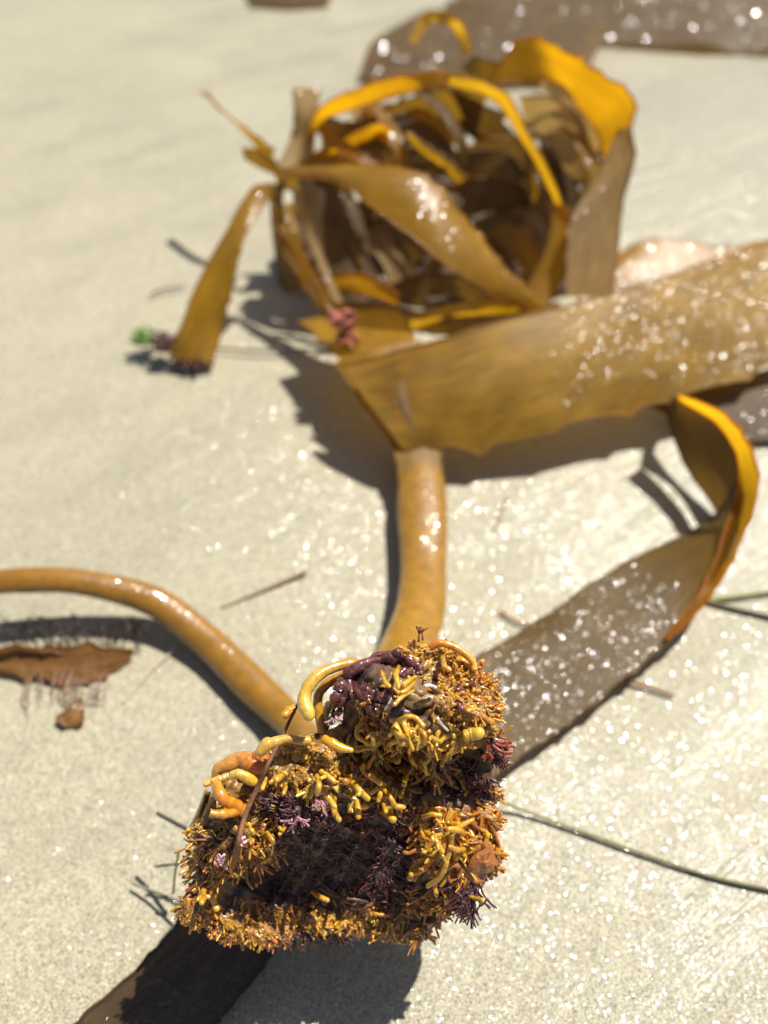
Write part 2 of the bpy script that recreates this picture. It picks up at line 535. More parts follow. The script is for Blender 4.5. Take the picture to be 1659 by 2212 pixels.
ribbon('blade', z2((420, 420, .058), (520, 370, .066), (600, 335, .07), (640, 345, .07)),
       z2((430, 438, .054), (530, 402, .06), (600, 372, .062), (640, 395, .06)), M_GOLD, kelp, seed=15)
ribbon('blade', z2((685, 350, .068), (730, 385, .064), (790, 430, .058), (850, 480, .05)),
       z2((680, 370, .064), (720, 410, .06), (775, 450, .054), (820, 500, .046)), M_BLADE, kelp, seed=16)
ribbon('blade', z2((330, 470, .055), (480, 455, .058), (640, 440, .056), (800, 440, .05), (900, 470, .04)),
       z2((340, 510, .046), (480, 520, .044), (640, 510, .042), (800, 520, .036), (890, 540, .03)), M_DARK, kelp, seed=17)
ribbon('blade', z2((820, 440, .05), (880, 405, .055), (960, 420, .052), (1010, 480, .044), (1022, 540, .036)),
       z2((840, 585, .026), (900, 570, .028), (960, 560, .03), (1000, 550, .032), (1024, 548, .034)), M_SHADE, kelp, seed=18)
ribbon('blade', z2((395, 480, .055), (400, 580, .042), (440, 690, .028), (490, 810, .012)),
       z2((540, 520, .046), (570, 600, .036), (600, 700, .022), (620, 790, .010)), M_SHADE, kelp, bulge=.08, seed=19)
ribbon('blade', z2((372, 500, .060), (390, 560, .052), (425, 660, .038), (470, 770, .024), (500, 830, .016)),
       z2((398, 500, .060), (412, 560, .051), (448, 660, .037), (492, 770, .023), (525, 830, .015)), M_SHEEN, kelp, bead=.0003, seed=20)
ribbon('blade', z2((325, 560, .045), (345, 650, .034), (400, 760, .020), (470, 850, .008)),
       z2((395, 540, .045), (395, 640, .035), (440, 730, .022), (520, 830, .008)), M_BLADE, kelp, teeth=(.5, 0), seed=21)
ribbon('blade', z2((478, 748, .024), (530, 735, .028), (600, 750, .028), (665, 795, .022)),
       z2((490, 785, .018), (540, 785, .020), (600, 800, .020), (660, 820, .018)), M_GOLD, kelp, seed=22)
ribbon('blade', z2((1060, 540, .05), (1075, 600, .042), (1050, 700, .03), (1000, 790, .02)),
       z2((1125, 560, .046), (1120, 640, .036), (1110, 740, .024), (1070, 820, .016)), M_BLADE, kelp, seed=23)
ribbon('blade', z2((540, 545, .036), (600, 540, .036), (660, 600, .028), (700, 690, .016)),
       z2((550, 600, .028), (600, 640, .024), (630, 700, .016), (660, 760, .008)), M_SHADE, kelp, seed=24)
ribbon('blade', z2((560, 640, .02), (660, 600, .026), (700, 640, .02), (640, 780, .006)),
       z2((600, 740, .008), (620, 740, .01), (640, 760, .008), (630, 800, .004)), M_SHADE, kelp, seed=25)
ribbon('blade', z2((640, 865, .022), (760, 830, .030), (860, 815, .034), (1010, 812, .034)),
       z2((700, 890, .016), (780, 868, .022), (870, 850, .026), (1010, 842, .028)), M_BLADE, kelp, seed=26)
ribbon('blade', z2((480, 820, .020), (600, 815, .022), (760, 850, .024), (900, 855, .028), (1100, 815, .03)),
       z2((480, 860, .012), (600, 870, .014), (760, 900, .016), (900, 900, .020), (1100, 850, .02)), M_DARK, kelp, seed=27)
ribbon('blade', z2((392, 862, .024), (440, 900, .026), (490, 950, .027), (520, 985, .028)),
       z2((480, 850, .022), (560, 835, .024), (670, 840, .027), (716, 945, .032)), M_BLADE, kelp, teeth=(1, 0), tooth=.003, pitch=.012, seed=28)
ribbon('blade', z2((800, 240, .078), (870, 270, .072), (960, 350, .06), (1060, 480, .04)),
       z2((840, 320, .06), (860, 360, .054), (900, 440, .042), (1010, 580, .022)), M_SHADE, kelp, seed=29)
ribbon('blade', z2((990, 260, .075), (1080, 260, .074), (1180, 345, .062), (1200, 420, .05)),
       z2((1000, 330, .062), (1060, 380, .054), (1120, 470, .042), (1180, 500, .038)), M_SHEEN, kelp, seed=30)
ribbon('blade', z2((1040, 370, .052), (1140, 380, .05), (1215, 450, .042), (1180, 560, .028)),
       z2((1060, 480, .038), (1110, 560, .026), (1130, 600, .02), (1130, 660, .012)), M_SHADE, kelp, seed=31)
ribbon('blade', z2((860, 600, .02), (960, 560, .026), (1030, 570, .026), (1080, 620, .02)),
       z2((880, 720, .006), (960, 740, .006), (1000, 720, .008), (1040, 720, .008)), M_SHEEN, kelp, seed=32)
ribbon('blade', z2((700, 700, .006), (760, 690, .008), (860, 760, .006), (960, 800, .006)),
       z2((660, 800, .003), (740, 810, .003), (820, 830, .003), (900, 845, .003)), M_SHADE, kelp, seed=33)
ribbon('blade', z2((1240, 690, .012), (1330, 650, .016), (1450, 655, .016), (1560, 670, .014), (1680, 640, .014)),
       z2((1130, 830, .01), (1300, 820, .006), (1450, 800, .006), (1560, 800, .006), (1680, 780, .006)), M_BLADE, kelp, teeth=(.6, 0), seed=34)
ribbon('blade', z2((1330, 1090, .006), (1450, 1060, .010), (1560, 1030, .012), (1700, 980, .012)),
       z2((1480, 1170, .003), (1560, 1180, .003), (1620, 1185, .003), (1700, 1180, .003)), M_SHADE, kelp, seed=35)
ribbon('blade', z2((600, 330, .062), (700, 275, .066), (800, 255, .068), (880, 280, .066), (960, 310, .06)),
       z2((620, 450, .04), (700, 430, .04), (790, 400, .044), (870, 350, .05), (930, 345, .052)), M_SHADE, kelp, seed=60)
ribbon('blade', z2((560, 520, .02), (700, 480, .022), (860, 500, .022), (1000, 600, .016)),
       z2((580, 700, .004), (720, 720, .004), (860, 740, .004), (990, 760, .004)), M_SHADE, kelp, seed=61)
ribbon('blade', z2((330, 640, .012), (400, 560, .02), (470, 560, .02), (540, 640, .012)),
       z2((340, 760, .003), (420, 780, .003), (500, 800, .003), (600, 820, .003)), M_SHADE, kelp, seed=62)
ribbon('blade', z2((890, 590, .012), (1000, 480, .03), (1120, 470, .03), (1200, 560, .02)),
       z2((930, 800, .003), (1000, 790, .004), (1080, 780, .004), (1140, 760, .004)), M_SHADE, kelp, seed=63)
ribbon('blade', z2((1130, 330, .055), (1200, 390, .048), (1225, 480, .038), (1150, 620, .02)),
       z2((1040, 400, .045), (1090, 480, .036), (1120, 560, .026), (1100, 640, .014)), M_DARK, kelp, seed=64)
ribbon('blade', z2((560, 250, .07), (600, 290, .066), (640, 290, .066), (690, 250, .072)),
       z2((520, 330, .062), (560, 345, .06), (600, 335, .06), (660, 310, .062)), M_SHEEN, kelp, seed=65)
o = ribbon('blade', z2((690, 110, .085), (730, 40, .09), (790, 35, .09), (840, 70, .084), (865, 140, .074)),
           z2((705, 122, .082), (745, 66, .085), (785, 60, .086), (815, 85, .08), (840, 150, .072)), M_BLADE, kelp, seed=36)
ribbon('blade', z2((830, 175, .08), (870, 150, .082), (930, 165, .08), (985, 130, .082)),
       z2((850, 205, .074), (880, 215, .072), (930, 225, .07), (970, 210, .07)), M_DARK, kelp, seed=37)

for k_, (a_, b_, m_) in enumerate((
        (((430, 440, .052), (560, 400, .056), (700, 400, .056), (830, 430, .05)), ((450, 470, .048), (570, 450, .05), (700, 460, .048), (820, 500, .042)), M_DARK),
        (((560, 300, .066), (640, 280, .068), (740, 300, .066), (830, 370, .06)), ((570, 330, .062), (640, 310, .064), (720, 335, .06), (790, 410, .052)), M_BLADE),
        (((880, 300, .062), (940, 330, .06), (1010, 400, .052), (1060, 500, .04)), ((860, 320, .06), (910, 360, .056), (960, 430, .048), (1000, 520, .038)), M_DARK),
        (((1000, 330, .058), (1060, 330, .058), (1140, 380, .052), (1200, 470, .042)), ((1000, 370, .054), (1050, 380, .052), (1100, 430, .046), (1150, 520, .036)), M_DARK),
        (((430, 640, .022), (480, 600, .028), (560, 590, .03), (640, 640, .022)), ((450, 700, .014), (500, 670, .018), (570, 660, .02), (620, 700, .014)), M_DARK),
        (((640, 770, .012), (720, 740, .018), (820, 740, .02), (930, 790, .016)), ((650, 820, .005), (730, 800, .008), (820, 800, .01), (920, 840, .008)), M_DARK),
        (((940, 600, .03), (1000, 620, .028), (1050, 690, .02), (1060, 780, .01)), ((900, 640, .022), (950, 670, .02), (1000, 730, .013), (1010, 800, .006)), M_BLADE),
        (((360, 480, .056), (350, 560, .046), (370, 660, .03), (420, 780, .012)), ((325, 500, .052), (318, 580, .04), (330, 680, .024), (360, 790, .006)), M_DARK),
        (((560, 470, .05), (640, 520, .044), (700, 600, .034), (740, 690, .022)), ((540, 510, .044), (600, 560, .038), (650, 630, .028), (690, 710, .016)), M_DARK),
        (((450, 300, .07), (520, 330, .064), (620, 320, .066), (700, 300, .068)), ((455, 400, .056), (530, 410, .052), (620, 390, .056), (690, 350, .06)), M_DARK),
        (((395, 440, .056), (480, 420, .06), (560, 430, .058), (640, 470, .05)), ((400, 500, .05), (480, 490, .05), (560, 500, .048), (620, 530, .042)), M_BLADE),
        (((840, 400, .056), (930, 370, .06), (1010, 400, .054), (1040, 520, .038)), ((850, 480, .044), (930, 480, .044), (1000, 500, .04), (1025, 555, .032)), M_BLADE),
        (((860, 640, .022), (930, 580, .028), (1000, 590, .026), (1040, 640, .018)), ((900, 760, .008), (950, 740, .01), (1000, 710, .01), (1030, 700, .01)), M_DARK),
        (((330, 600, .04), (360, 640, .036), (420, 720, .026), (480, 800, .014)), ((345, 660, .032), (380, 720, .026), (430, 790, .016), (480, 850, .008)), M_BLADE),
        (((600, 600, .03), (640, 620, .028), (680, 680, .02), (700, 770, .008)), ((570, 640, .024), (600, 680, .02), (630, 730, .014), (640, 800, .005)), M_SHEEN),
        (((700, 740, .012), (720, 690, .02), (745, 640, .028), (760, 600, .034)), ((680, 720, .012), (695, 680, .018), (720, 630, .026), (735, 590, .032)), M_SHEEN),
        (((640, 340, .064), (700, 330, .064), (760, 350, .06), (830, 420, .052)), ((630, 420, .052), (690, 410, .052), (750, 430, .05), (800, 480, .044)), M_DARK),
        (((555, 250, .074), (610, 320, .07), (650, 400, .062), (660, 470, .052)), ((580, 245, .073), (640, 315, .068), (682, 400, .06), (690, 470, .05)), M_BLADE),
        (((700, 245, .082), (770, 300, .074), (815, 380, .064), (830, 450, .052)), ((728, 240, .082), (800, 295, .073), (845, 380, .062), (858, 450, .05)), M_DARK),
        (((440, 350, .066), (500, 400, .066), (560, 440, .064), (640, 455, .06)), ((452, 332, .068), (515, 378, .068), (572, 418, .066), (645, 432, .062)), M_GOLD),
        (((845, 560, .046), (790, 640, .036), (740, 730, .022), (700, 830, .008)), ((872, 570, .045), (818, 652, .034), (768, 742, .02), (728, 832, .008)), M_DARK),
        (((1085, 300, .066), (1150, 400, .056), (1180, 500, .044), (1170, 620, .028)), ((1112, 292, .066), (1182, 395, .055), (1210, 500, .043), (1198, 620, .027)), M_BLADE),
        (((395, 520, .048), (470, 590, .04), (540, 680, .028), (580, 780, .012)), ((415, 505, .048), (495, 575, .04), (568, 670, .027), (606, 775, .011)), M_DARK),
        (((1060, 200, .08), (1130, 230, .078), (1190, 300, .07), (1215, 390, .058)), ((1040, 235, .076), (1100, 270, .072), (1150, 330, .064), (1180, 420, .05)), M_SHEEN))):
    ribbon('blade', z2(*a_), z2(*b_), m_, kelp, teeth=(.4, .3), seed=70 + k_)

# separate fronds lying behind
ribbon_far = ribbon('kelp_frond', z2((555, 205, .004), (600, 110, .006), (760, 25, .010), (860, -30, .012)),
                    z2((760, 235, .004), (980, 210, .006), (1180, 165, .012), (1245, -30, .016)), M_FAR, teeth=(.4, .3), wave=.002, seed=40)
tag(ribbon_far, 'broad brown kelp frond lying on the sand behind the golden arches', 'kelp frond')
o = ribbon('kelp_frond', z2((1170, -20, .006), (1300, -30, .010), (1480, -30, .012), (1700, -40, .012)),
           z2((1200, 110, .004), (1330, 118, .004), (1500, 128, .004), (1700, 138, .004)), M_FAR, teeth=(0, .3), wave=.002, seed=41)
tag(o, 'glistening kelp frond lying flat at the top right corner', 'kelp frond')
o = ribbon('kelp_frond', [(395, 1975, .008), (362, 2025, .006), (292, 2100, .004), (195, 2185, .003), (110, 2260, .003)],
           [(600, 2040, .006), (560, 2100, .005), (500, 2170, .004), (430, 2240, .003), (360, 2300, .003)], M_WET_SHADE, teeth=(.5, .5), seed=42)
tag(o, 'ridged brown kelp frond in the shade under the holdfast, reaching the bottom edge', 'kelp frond')
o = ribbon('seaweed_scrap', [(530, -25, .004), (600, -20, .006), (720, -20, .004)], [(540, 6, .003), (620, 9, .004), (710, 6, .003)], M_DARK, seed=43)
tag(o, 'small dark seaweed scrap cut off by the top edge', 'seaweed')

# ------------------------------------------------------------------ stipes
def stipe(pts, rpx, c0, c1, flat, n=70, bump=.012):
    w3 = [P(*p) for p in pts]
    rad = [r * depth(q) / FPX for r, q in zip(rpx, w3)]
    mb = MB()
    mb.tube(w3, rad, c0, c1, sides=28, n=n, flat=flat, bump=bump, up=(0, -.25, 1))
    return mb.build('stipe', M_STIPE, kelp)


STC = (.26, .118, .006)
stipe([(903, 952, .005), (906, 985, .0075), (908, 1015, .009), (912, 1100, .0095), (915, 1220, .011), (908, 1320, .016), (880, 1395, .024), (860, 1450, .034), (860, 1520, .045)],
      [36, 44, 49, 55, 49, 54, 56, 62, 60], STC, (.36, .18, .010), .5)
stipe([(-60, 1262, .018), (60, 1253, .018), (180, 1258, .016), (330, 1298, .011), (440, 1378, .0065), (540, 1475, .0055), (625, 1555, .008), (680, 1620, .018)],
      [26, 29, 28, 33, 34, 39, 36, 36], (.265, .115, .006), (.29, .14, .008), .72)

# ------------------------------------------------------------------ holdfast core
SIL = [(745, 1485), (765, 1450), (800, 1428), (850, 1408), (900, 1396), (960, 1396), (1005, 1412), (1035, 1448), (1058, 1490), (1068, 1540),
       (1060, 1590), (1066, 1650), (1068, 1720), (1070, 1790), (1072, 1850), (1060, 1890), (1030, 1915), (1000, 1950), (960, 1985), (900, 2010),
       (840, 2015), (780, 2005), (700, 1995), (640, 2010), (560, 2030), (500, 2020), (440, 1990), (390, 1965), (400, 1925), (425, 1880),
       (425, 1830), (428, 1780), (445, 1735), (470, 1690), (520, 1650), (570, 1625), (630, 1590), (690, 1580), (735, 1560), (742, 1520)]
CTRL = [(770, 1460, .080), (850, 1420, .081), (930, 1405, .080), (1020, 1450, .078), (900, 1500, .082), (800, 1530, .081), (1000, 1540, .080), (1050, 1570, .075),
        (860, 1590, .076), (960, 1600, .073), (780, 1600, .066), (860, 1640, .058), (980, 1640, .060), (650, 1620, .069), (700, 1670, .068), (800, 1680, .066),
        (600, 1680, .066), (500, 1680, .063), (560, 1740, .060), (640, 1755, .063), (750, 1760, .059), (850, 1740, .059), (950, 1720, .058), (1050, 1700, .058),
        (460, 1800, .060), (530, 1830, .058), (440, 1860, .054), (620, 1850, .047), (720, 1850, .047), (820, 1850, .047), (880, 1800, .051), (950, 1820, .054), (1040, 1830, .053),
        (950, 1900, .048), (1030, 1890, .047), (600, 1920, .036), (720, 1920, .036), (820, 1930, .039), (900, 1950, .038), (430, 1940, .046), (500, 1970, .040),
        (420, 1900, .050), (560, 1880, .040), (600, 1990, .034), (700, 1975, .033), (800, 1985, .034), (880, 1995, .034), (960, 1970, .038), (500, 1890, .046)]
_C = np.array(CTRL, float)
_d = np.hypot(_C[:, None, 0] - _C[None, :, 0], _C[:, None, 1] - _C[None, :, 1])
_W = np.linalg.solve(_d + np.eye(len(_C)) * 4.0, _C[:, 2] - .055)


def surf_z(x, y):
    d = np.hypot(_C[:, 0] - x, _C[:, 1] - y)
    return float(d @ _W + .055)


def lump(x, y):
    return (math.sin(x * .071 + y * .043) + math.sin(x * .033 - y * .087 + 1) + .7 * math.sin(x * .17 + y * .11 + 2) + .6 * math.sin(y * .21 - x * .13)) / 3.3


def surf(x, y, lift=0.0):
    z = surf_z(x, y) + .0022 * lump(x, y) + lift
    return P(x, y, z)


def body_color(x, y):
    """dark purple core, ochre flesh in the upper tiers, rust at the right and lower rims"""
    dark = np.array((.07, .033, .03))
    ochre = np.array((.42, .22, .035))
    rust = np.array((.40, .18, .03))
    o = 0.0
    for cx, cy, rx, ry, k in ((650, 1640, 120, 60, 1), (900, 1600, 150, 36, .8), (930, 1420, 60, 40, 1), (880, 1470, 60, 40, .6), (480, 1720, 80, 60, 1), (1000, 1480, 80, 70, .9), (520, 1830, 60, 50, .5), (430, 1930, 50, 50, .8), (820, 1670, 80, 35, .7)):
        o = max(o, k * math.exp(-(((x - cx) / rx) ** 2 + ((y - cy) / ry) ** 2)))
    q = 0.0
    for cx, cy, rx, ry, k in ((1030, 1820, 70, 110, 1), (700, 1996, 280, 26, 1), (900, 1960, 90, 50, .6), (1020, 1500, 60, 80, .7)):
        q = max(q, k * math.exp(-(((x - cx) / rx) ** 2 + ((y - cy) / ry) ** 2)))
    c = dark * (1 - o) + ochre * o
    return c * (1 - q) + rust * q


def build_core():
    s = np.array(SIL, float)
    na = 200
    rim = spline(np.vstack([s, s[:1]]), na + 1)[:-1]
    c = np.array((740.0, 1730.0))
    rim = c + (rim - c) * .985
    nr = 46
    V, K, F = [], [], []
    for i in range(1, nr + 1):
        for j in range(na):
            x, y = c + (rim[j] - c) * (i / nr)
            V.append(surf(x, y))
            K.append(body_color(x, y))
    ctr = surf(*c)
    # back half: swells inward and down to the sand
    nb = 10
    for i in range(1, nb + 1):
        a = i / nb
        for j in range(na):
            x, y = c + (rim[j] - c) * (1 + .03 * math.sin(a * math.pi) - .8 * a ** 2.2)
            p0 = surf(*rim[j])
            q = PT(x, y, depth(p0) + .032 * a ** .8)
            q[2] = max(q[2], .0015)
            V.append(q)
            K.append(body_color(*rim[j]))
    n0 = nr + nb
    for i in range(n0 - 1):
        for j in range(na):
            k = (j + 1) % na
            F.append((i * na + j, (i + 1) * na + j, (i + 1) * na + k, i * na + k))
    V.append(ctr)
    K.append(body_color(*c))
    for j in range(na):
        F.append((len(V) - 1, j, (j + 1) % na))
    F.append(tuple((n0 - 1) * na + j for j in range(na)))
    mb = MB()
    mb.add(V, F, np.array(K))
    return mb.build('holdfast', M_BODY, kelp)


holdfast = build_core()

# ------------------------------------------------------------------ haptera
YEL = L(222, 164, 46)
OCH = L(198, 136, 44)
PALE = L(232, 200, 92)
AMB = L(198, 132, 42)
ORG = L(222, 150, 44)
RUST = L(186, 104, 40)
PUR = L(92, 50, 46)
RED = L(120, 42, 40)
PINK = L(214, 165, 165)
OLV = L(178, 122, 46)


def inside(poly, x, y):
    c = False
    for i in range(len(poly)):
        (x1, y1), (x2, y2) = poly[i], poly[i - 1]
        if (y1 > y) != (y2 > y) and x < (x2 - x1) * (y - y1) / (y2 - y1) + x1:
            c = not c
    return c


SEP = [(x, y) for x, y in SIL]
cands = []      # every finger of the holdfast: (size, polyline, radii, c0, c1)


def finger(x, y, ang, length, r, lift, curl, c0, c1, base=None, sag=0.0, sides_bump=0.0):
    """one finger rooted on the core at x, y; ang 0 = image right, 90 = down; sizes in photo units"""
    b = surf(x, y, -.0006) if base is None else base
    m = depth(b) / FPX
    n = 6
    st = length * m / (n - 1)
    p = [b]
    a = R(ang)
    ph = random.uniform(-.25, .25)
    for i in range(1, n):
        a += R(curl) / n + random.uniform(-.12, .12) + ph / n
        k = lift * (1 - 1.3 * i / n)
        d = RT * math.cos(a) - UP * math.sin(a) - FWD * k
        d[2] -= sag * i / n
        p.append(p[-1] + st * d / np.linalg.norm(d))
    rr = min(r, 5.2) * m
    c0 = tuple(q * random.uniform(.75, 1.0) for q in c0)
    return (length * r, p, [rr * random.uniform(1.7, 2.5), rr * 1.35, rr * 1.02, rr * .92, rr * .9, rr * random.uniform(.75, 1.15)], c0, c1, sides_bump)


fz0 = []     # the fine fuzz, kept apart


def jit(c, k=.24):
    f = 1 + random.uniform(-k, k)
    return tuple(min(1, max(0, x * f * (1 + random.uniform(-.06, .06)))) for x in c)


def scatter(poly, n, ln, rd, cols, tips, ang=90, spread=40, lift=.8, curl=60, out=None, sag=0.0, store=cands, bump=0.0):
    xs = [p[0] for p in poly]
    ys = [p[1] for p in poly]
    k = 0
    tries = 0
    while k < n and tries < n * 60:
        tries += 1
        x, y = random.uniform(min(xs), max(xs)), random.uniform(min(ys), max(ys))
        if not inside(poly, x, y):
            continue
        k += 1
        if store is not fz0 and random.random() < .13:
            cols_, tips_ = [RUST, PUR, OLV], [RUST, OLV, OCH]
        else:
            cols_, tips_ = cols, tips
        fl = math.sin(x * .055 + 1.7 * math.sin(y * .05)) * .6 + math.sin(y * .075 - x * .04 + 2) * .5 + random.uniform(-.45, .45)
        a = ang + spread * fl
        if out:
            a = math.degrees(math.atan2(y - out[1], x - out[0])) + spread * fl
        kf = min(1.5, math.exp(random.gauss(-.1, .24)))
        store.append(finger(x, y, a, random.uniform(*ln) * min(1.4, math.exp(random.gauss(-.05, .22))), random.uniform(*rd) * (kf if store is not fz0 else 1), lift * random.uniform(.3, 1.1), random.uniform(-curl, curl),
                            jit(random.choice(cols_)), jit(random.choice(tips_)), sag=sag, sides_bump=bump))


# upper lobe
scatter([(935, 1400), (1000, 1415), (1045, 1465), (1066, 1540), (1060, 1590), (1000, 1600), (955, 1560), (940, 1480)], 330, (10, 24), (3, 5.2), [AMB, RUST, OCH], [ORG, AMB, YEL], out=(930, 1520), spread=60, lift=1.3, bump=.15)
scatter([(1040, 1450), (1060, 1490), (1070, 1540), (1062, 1590), (1040, 1590), (1045, 1540), (1030, 1480)], 60, (18, 30), (2.8, 4.2), [AMB], [ORG, YEL], ang=10, spread=40, lift=.3)
scatter([(870, 1400), (960, 1393), (985, 1410), (940, 1440), (880, 1430)], 110, (8, 18), (3, 5), [AMB, OCH], [YEL, ORG], ang=-90, spread=90, lift=1.2, bump=.15)
scatter([(750, 1585), (830, 1545), (900, 1560), (1000, 1590), (1010, 1605), (760, 1605)], 90, (26, 52), (4, 6), [OCH, YEL], [YEL, PALE], ang=85, spread=45, lift=.9, curl=110)
scatter([(760, 1500), (840, 1530), (880, 1580), (780, 1560)], 70, (10, 22), (3, 5), [AMB, RUST], [ORG, AMB], ang=80, spread=70, lift=1.0, bump=.2)
scatter([(800, 1450), (900, 1440), (930, 1480), (880, 1500), (800, 1490)], 36, (22, 40), (3.6, 5), [OLV, OCH], [YEL, PALE], ang=70, spread=70, lift=.8)
scatter([(930, 1440), (960, 1450), (960, 1560), (930, 1560)], 50, (12, 26), (3.4, 5), [AMB, OCH], [YEL, ORG], ang=60, spread=90, lift=1.0)
# tier beneath it, its shade put into duller ochre colours
scatter([(745, 1615), (900, 1610), (1000, 1625), (1000, 1660), (860, 1690), (760, 1680)], 170, (24, 48), (4, 5.5), [OLV, OCH], [OCH, OLV], ang=90, spread=70, lift=.7, curl=140)
# second tier with bright hanging tips
scatter([(560, 1640), (640, 1590), (740, 1600), (760, 1680), (680, 1700), (570, 1700)], 190, (8, 22), (4, 8), [OCH, OLV], [OCH, YEL], ang=95, spread=90, lift=1.0, bump=.12)
scatter([(600, 1680), (760, 1680), (880, 1690), (880, 1710), (700, 1720), (600, 1710)], 62, (30, 60), (4.2, 6.5), [OCH, YEL], [YEL, PALE], ang=80, spread=38, lift=.9, curl=60)
scatter([(800, 1640), (940, 1620), (930, 1720), (860, 1740)], 40, (34, 60), (4, 5.5), [OCH, YEL], [YEL, YEL], ang=85, spread=30, lift=.6, curl=60)
# left lobe
scatter([(440, 1720), (560, 1700), (600, 1760), (560, 1800), (450, 1790)], 80, (14, 28), (3.4, 5.2), [OCH, ORG], [OCH, YEL], ang=60, spread=90, lift=.8)
scatter([(430, 1790), (580, 1780), (600, 1830), (560, 1870), (520, 1885), (440, 1880), (422, 1840)], 230, (26, 44), (2.4, 3.6), [OLV, OCH], [YEL, OCH], out=(500, 1800), spread=45, lift=.6, curl=120)
scatter([(425, 1780), (445, 1780), (440, 1900), (425, 1900)], 40, (16, 30), (2.5, 3.8), [OCH], [OCH, YEL], ang=170, spread=50, lift=.3)
# right wall
scatter([(905, 1730), (1000, 1750), (1066, 1730), (1072, 1860), (1030, 1910), (960, 1880), (910, 1800)], 330, (18, 44), (3, 5), [AMB, RUST, ORG], [ORG, YEL], ang=110, spread=90, lift=.9, curl=100)
scatter([(905, 1740), (1000, 1740), (1010, 1850), (940, 1870)], 60, (40, 74), (4.2, 6), [YEL, ORG], [YEL, YEL], ang=115, spread=50, lift=.6, curl=70)
scatter([(1050, 1690), (1070, 1690), (1074, 1860), (1055, 1880)], 70, (14, 28), (2.6, 4), [AMB, RUST], [ORG, AMB], ang=10, spread=60, lift=.3)
# lower rim
RIMP = [(388, 1955), (440, 1975), (520, 1990), (600, 1960), (700, 1955), (800, 1965), (880, 1985), (910, 2010), (840, 2016), (780, 2006), (700, 1996), (640, 2010), (560, 2030), (500, 2020), (440, 1995)]
scatter(RIMP, 480, (10, 24), (2.6, 4), [ORG, AMB], [ORG, YEL], ang=95, spread=40, lift=.8, curl=60)
scatter([(600, 1955), (800, 1960), (890, 1990), (880, 2012), (790, 2004), (640, 1990)], 240, (14, 28), (3, 4.4), [ORG], [ORG, YEL], ang=100, spread=35, lift=.9, curl=50)
scatter([(395, 1960), (520, 2000), (640, 2005), (620, 2030), (500, 2025), (430, 1990)], 200, (14, 30), (2.6, 4), [RUST, AMB], [AMB, RUST], ang=95, spread=60, lift=.5, curl=60)
scatter([(830, 1920), (1000, 1900), (1010, 1940), (930, 2000), (860, 2010)], 190, (18, 44), (2.6, 4.2), [OLV, RUST, AMB], [OCH, AMB], ang=100, spread=60, lift=.7, curl=90)
scatter([(840, 1990), (930, 1990), (900, 2012), (850, 2016)], 60, (16, 34), (4, 6), [OLV, OCH], [OCH, OLV], ang=90, spread=25, lift=.3)
scatter([(392, 1940), (430, 1880), (450, 1900), (470, 1980), (400, 1965)], 90, (16, 34), (2.8, 4.4), [RUST, OCH], [OCH, AMB], ang=110, spread=40, lift=.4)

scatter([(945, 1405), (1000, 1415), (1045, 1465), (1066, 1540), (1060, 1590), (1000, 1600), (955, 1560)], 260, (3, 9), (3.5, 6), [AMB, ORG, OCH], [AMB, YEL], out=(960, 1520), spread=90, lift=1.6, bump=.15)
scatter([(575, 1640), (640, 1595), (735, 1600), (750, 1670), (600, 1690)], 160, (3, 9), (4, 8), [OCH, OLV, YEL], [OCH, YEL], spread=180, lift=1.6, bump=.12)
scatter(RIMP, 260, (4, 12), (3, 5), [ORG, AMB], [ORG, YEL], ang=95, spread=90, lift=1.4)
scatter([(930, 1760), (1068, 1740), (1072, 1860), (1030, 1905), (960, 1880)], 260, (4, 12), (3, 5.5), [AMB, ORG, RUST], [ORG, AMB], ang=110, spread=150, lift=1.4, bump=.12)

scatter([(420, 1920), (560, 1940), (700, 1925), (860, 1930), (880, 1965), (700, 1960), (560, 1985), (430, 1975)], 260, (10, 26), (2.6, 4.4), [RUST, PUR, AMB, OLV], [AMB, RUST, ORG], ang=90, spread=80, lift=1.2, curl=90)

# hand-placed fingers: positions, radii (photo units), colours, extra lift
def crop(ox, oy):
    return lambda *pts: [(ox + x * .2315, oy + y * .2315) for x, y in pts]


cA, cB, cC, cD = crop(384, 1371.5), crop(713, 1371.5), crop(384, 1700.7), crop(713, 1700.7)
special = []


def sp(pts, r, c0, c1, lifts, t=None, bump=0.0):
    q = []
    for i, (x, y) in enumerate(pts):
        lf = np.interp(i / (len(pts) - 1), np.linspace(0, 1, len(lifts)), lifts)
        q.append(PT(x, y, t[0] + (t[1] - t[0]) * i / (len(pts) - 1)) if t else surf(x, y, lf))
    m = depth(q[0]) / FPX
    special.append((1e9, q, [k * m for k in r], c0, c1, bump))


sp(cA((1760, 300), (1640, 262), (1480, 285), (1330, 360), (1225, 480), (1190, 620), (1225, 745)), [10, 11, 12, 13, 14, 15, 14], L(192, 130, 25), L(228, 192, 84), [0], t=(.158, .150))
sp(cA((1640, 330), (1520, 390), (1400, 460), (1320, 570), (1305, 720), (1340, 880)), [9, 10, 10, 10, 10, 11], L(180, 125, 25), L(200, 150, 35), [0], t=(.160, .158))
sp(cA((1420, 620), (1380, 740), (1370, 860)), [9, 8, 8], L(222, 190, 110), L(205, 155, 50), [0], t=(.165, .160))
sp(cA((1230, 985), (1150, 985), (1010, 985), (900, 1000), (820, 1030), (775, 1070)), [11, 10.5, 10, 11, 13.5, 12.5], L(206, 160, 56), L(206, 168, 76), [0], t=(.1535, .1515))
sp(cA((860, 1200), (740, 1205), (600, 1190), (480, 1200), (390, 1260), (320, 1340), (285, 1375)), [19, 20, 19, 17, 12, 8, 6], L(190, 105, 25), L(222, 180, 90), [0], t=(.158, .1575))
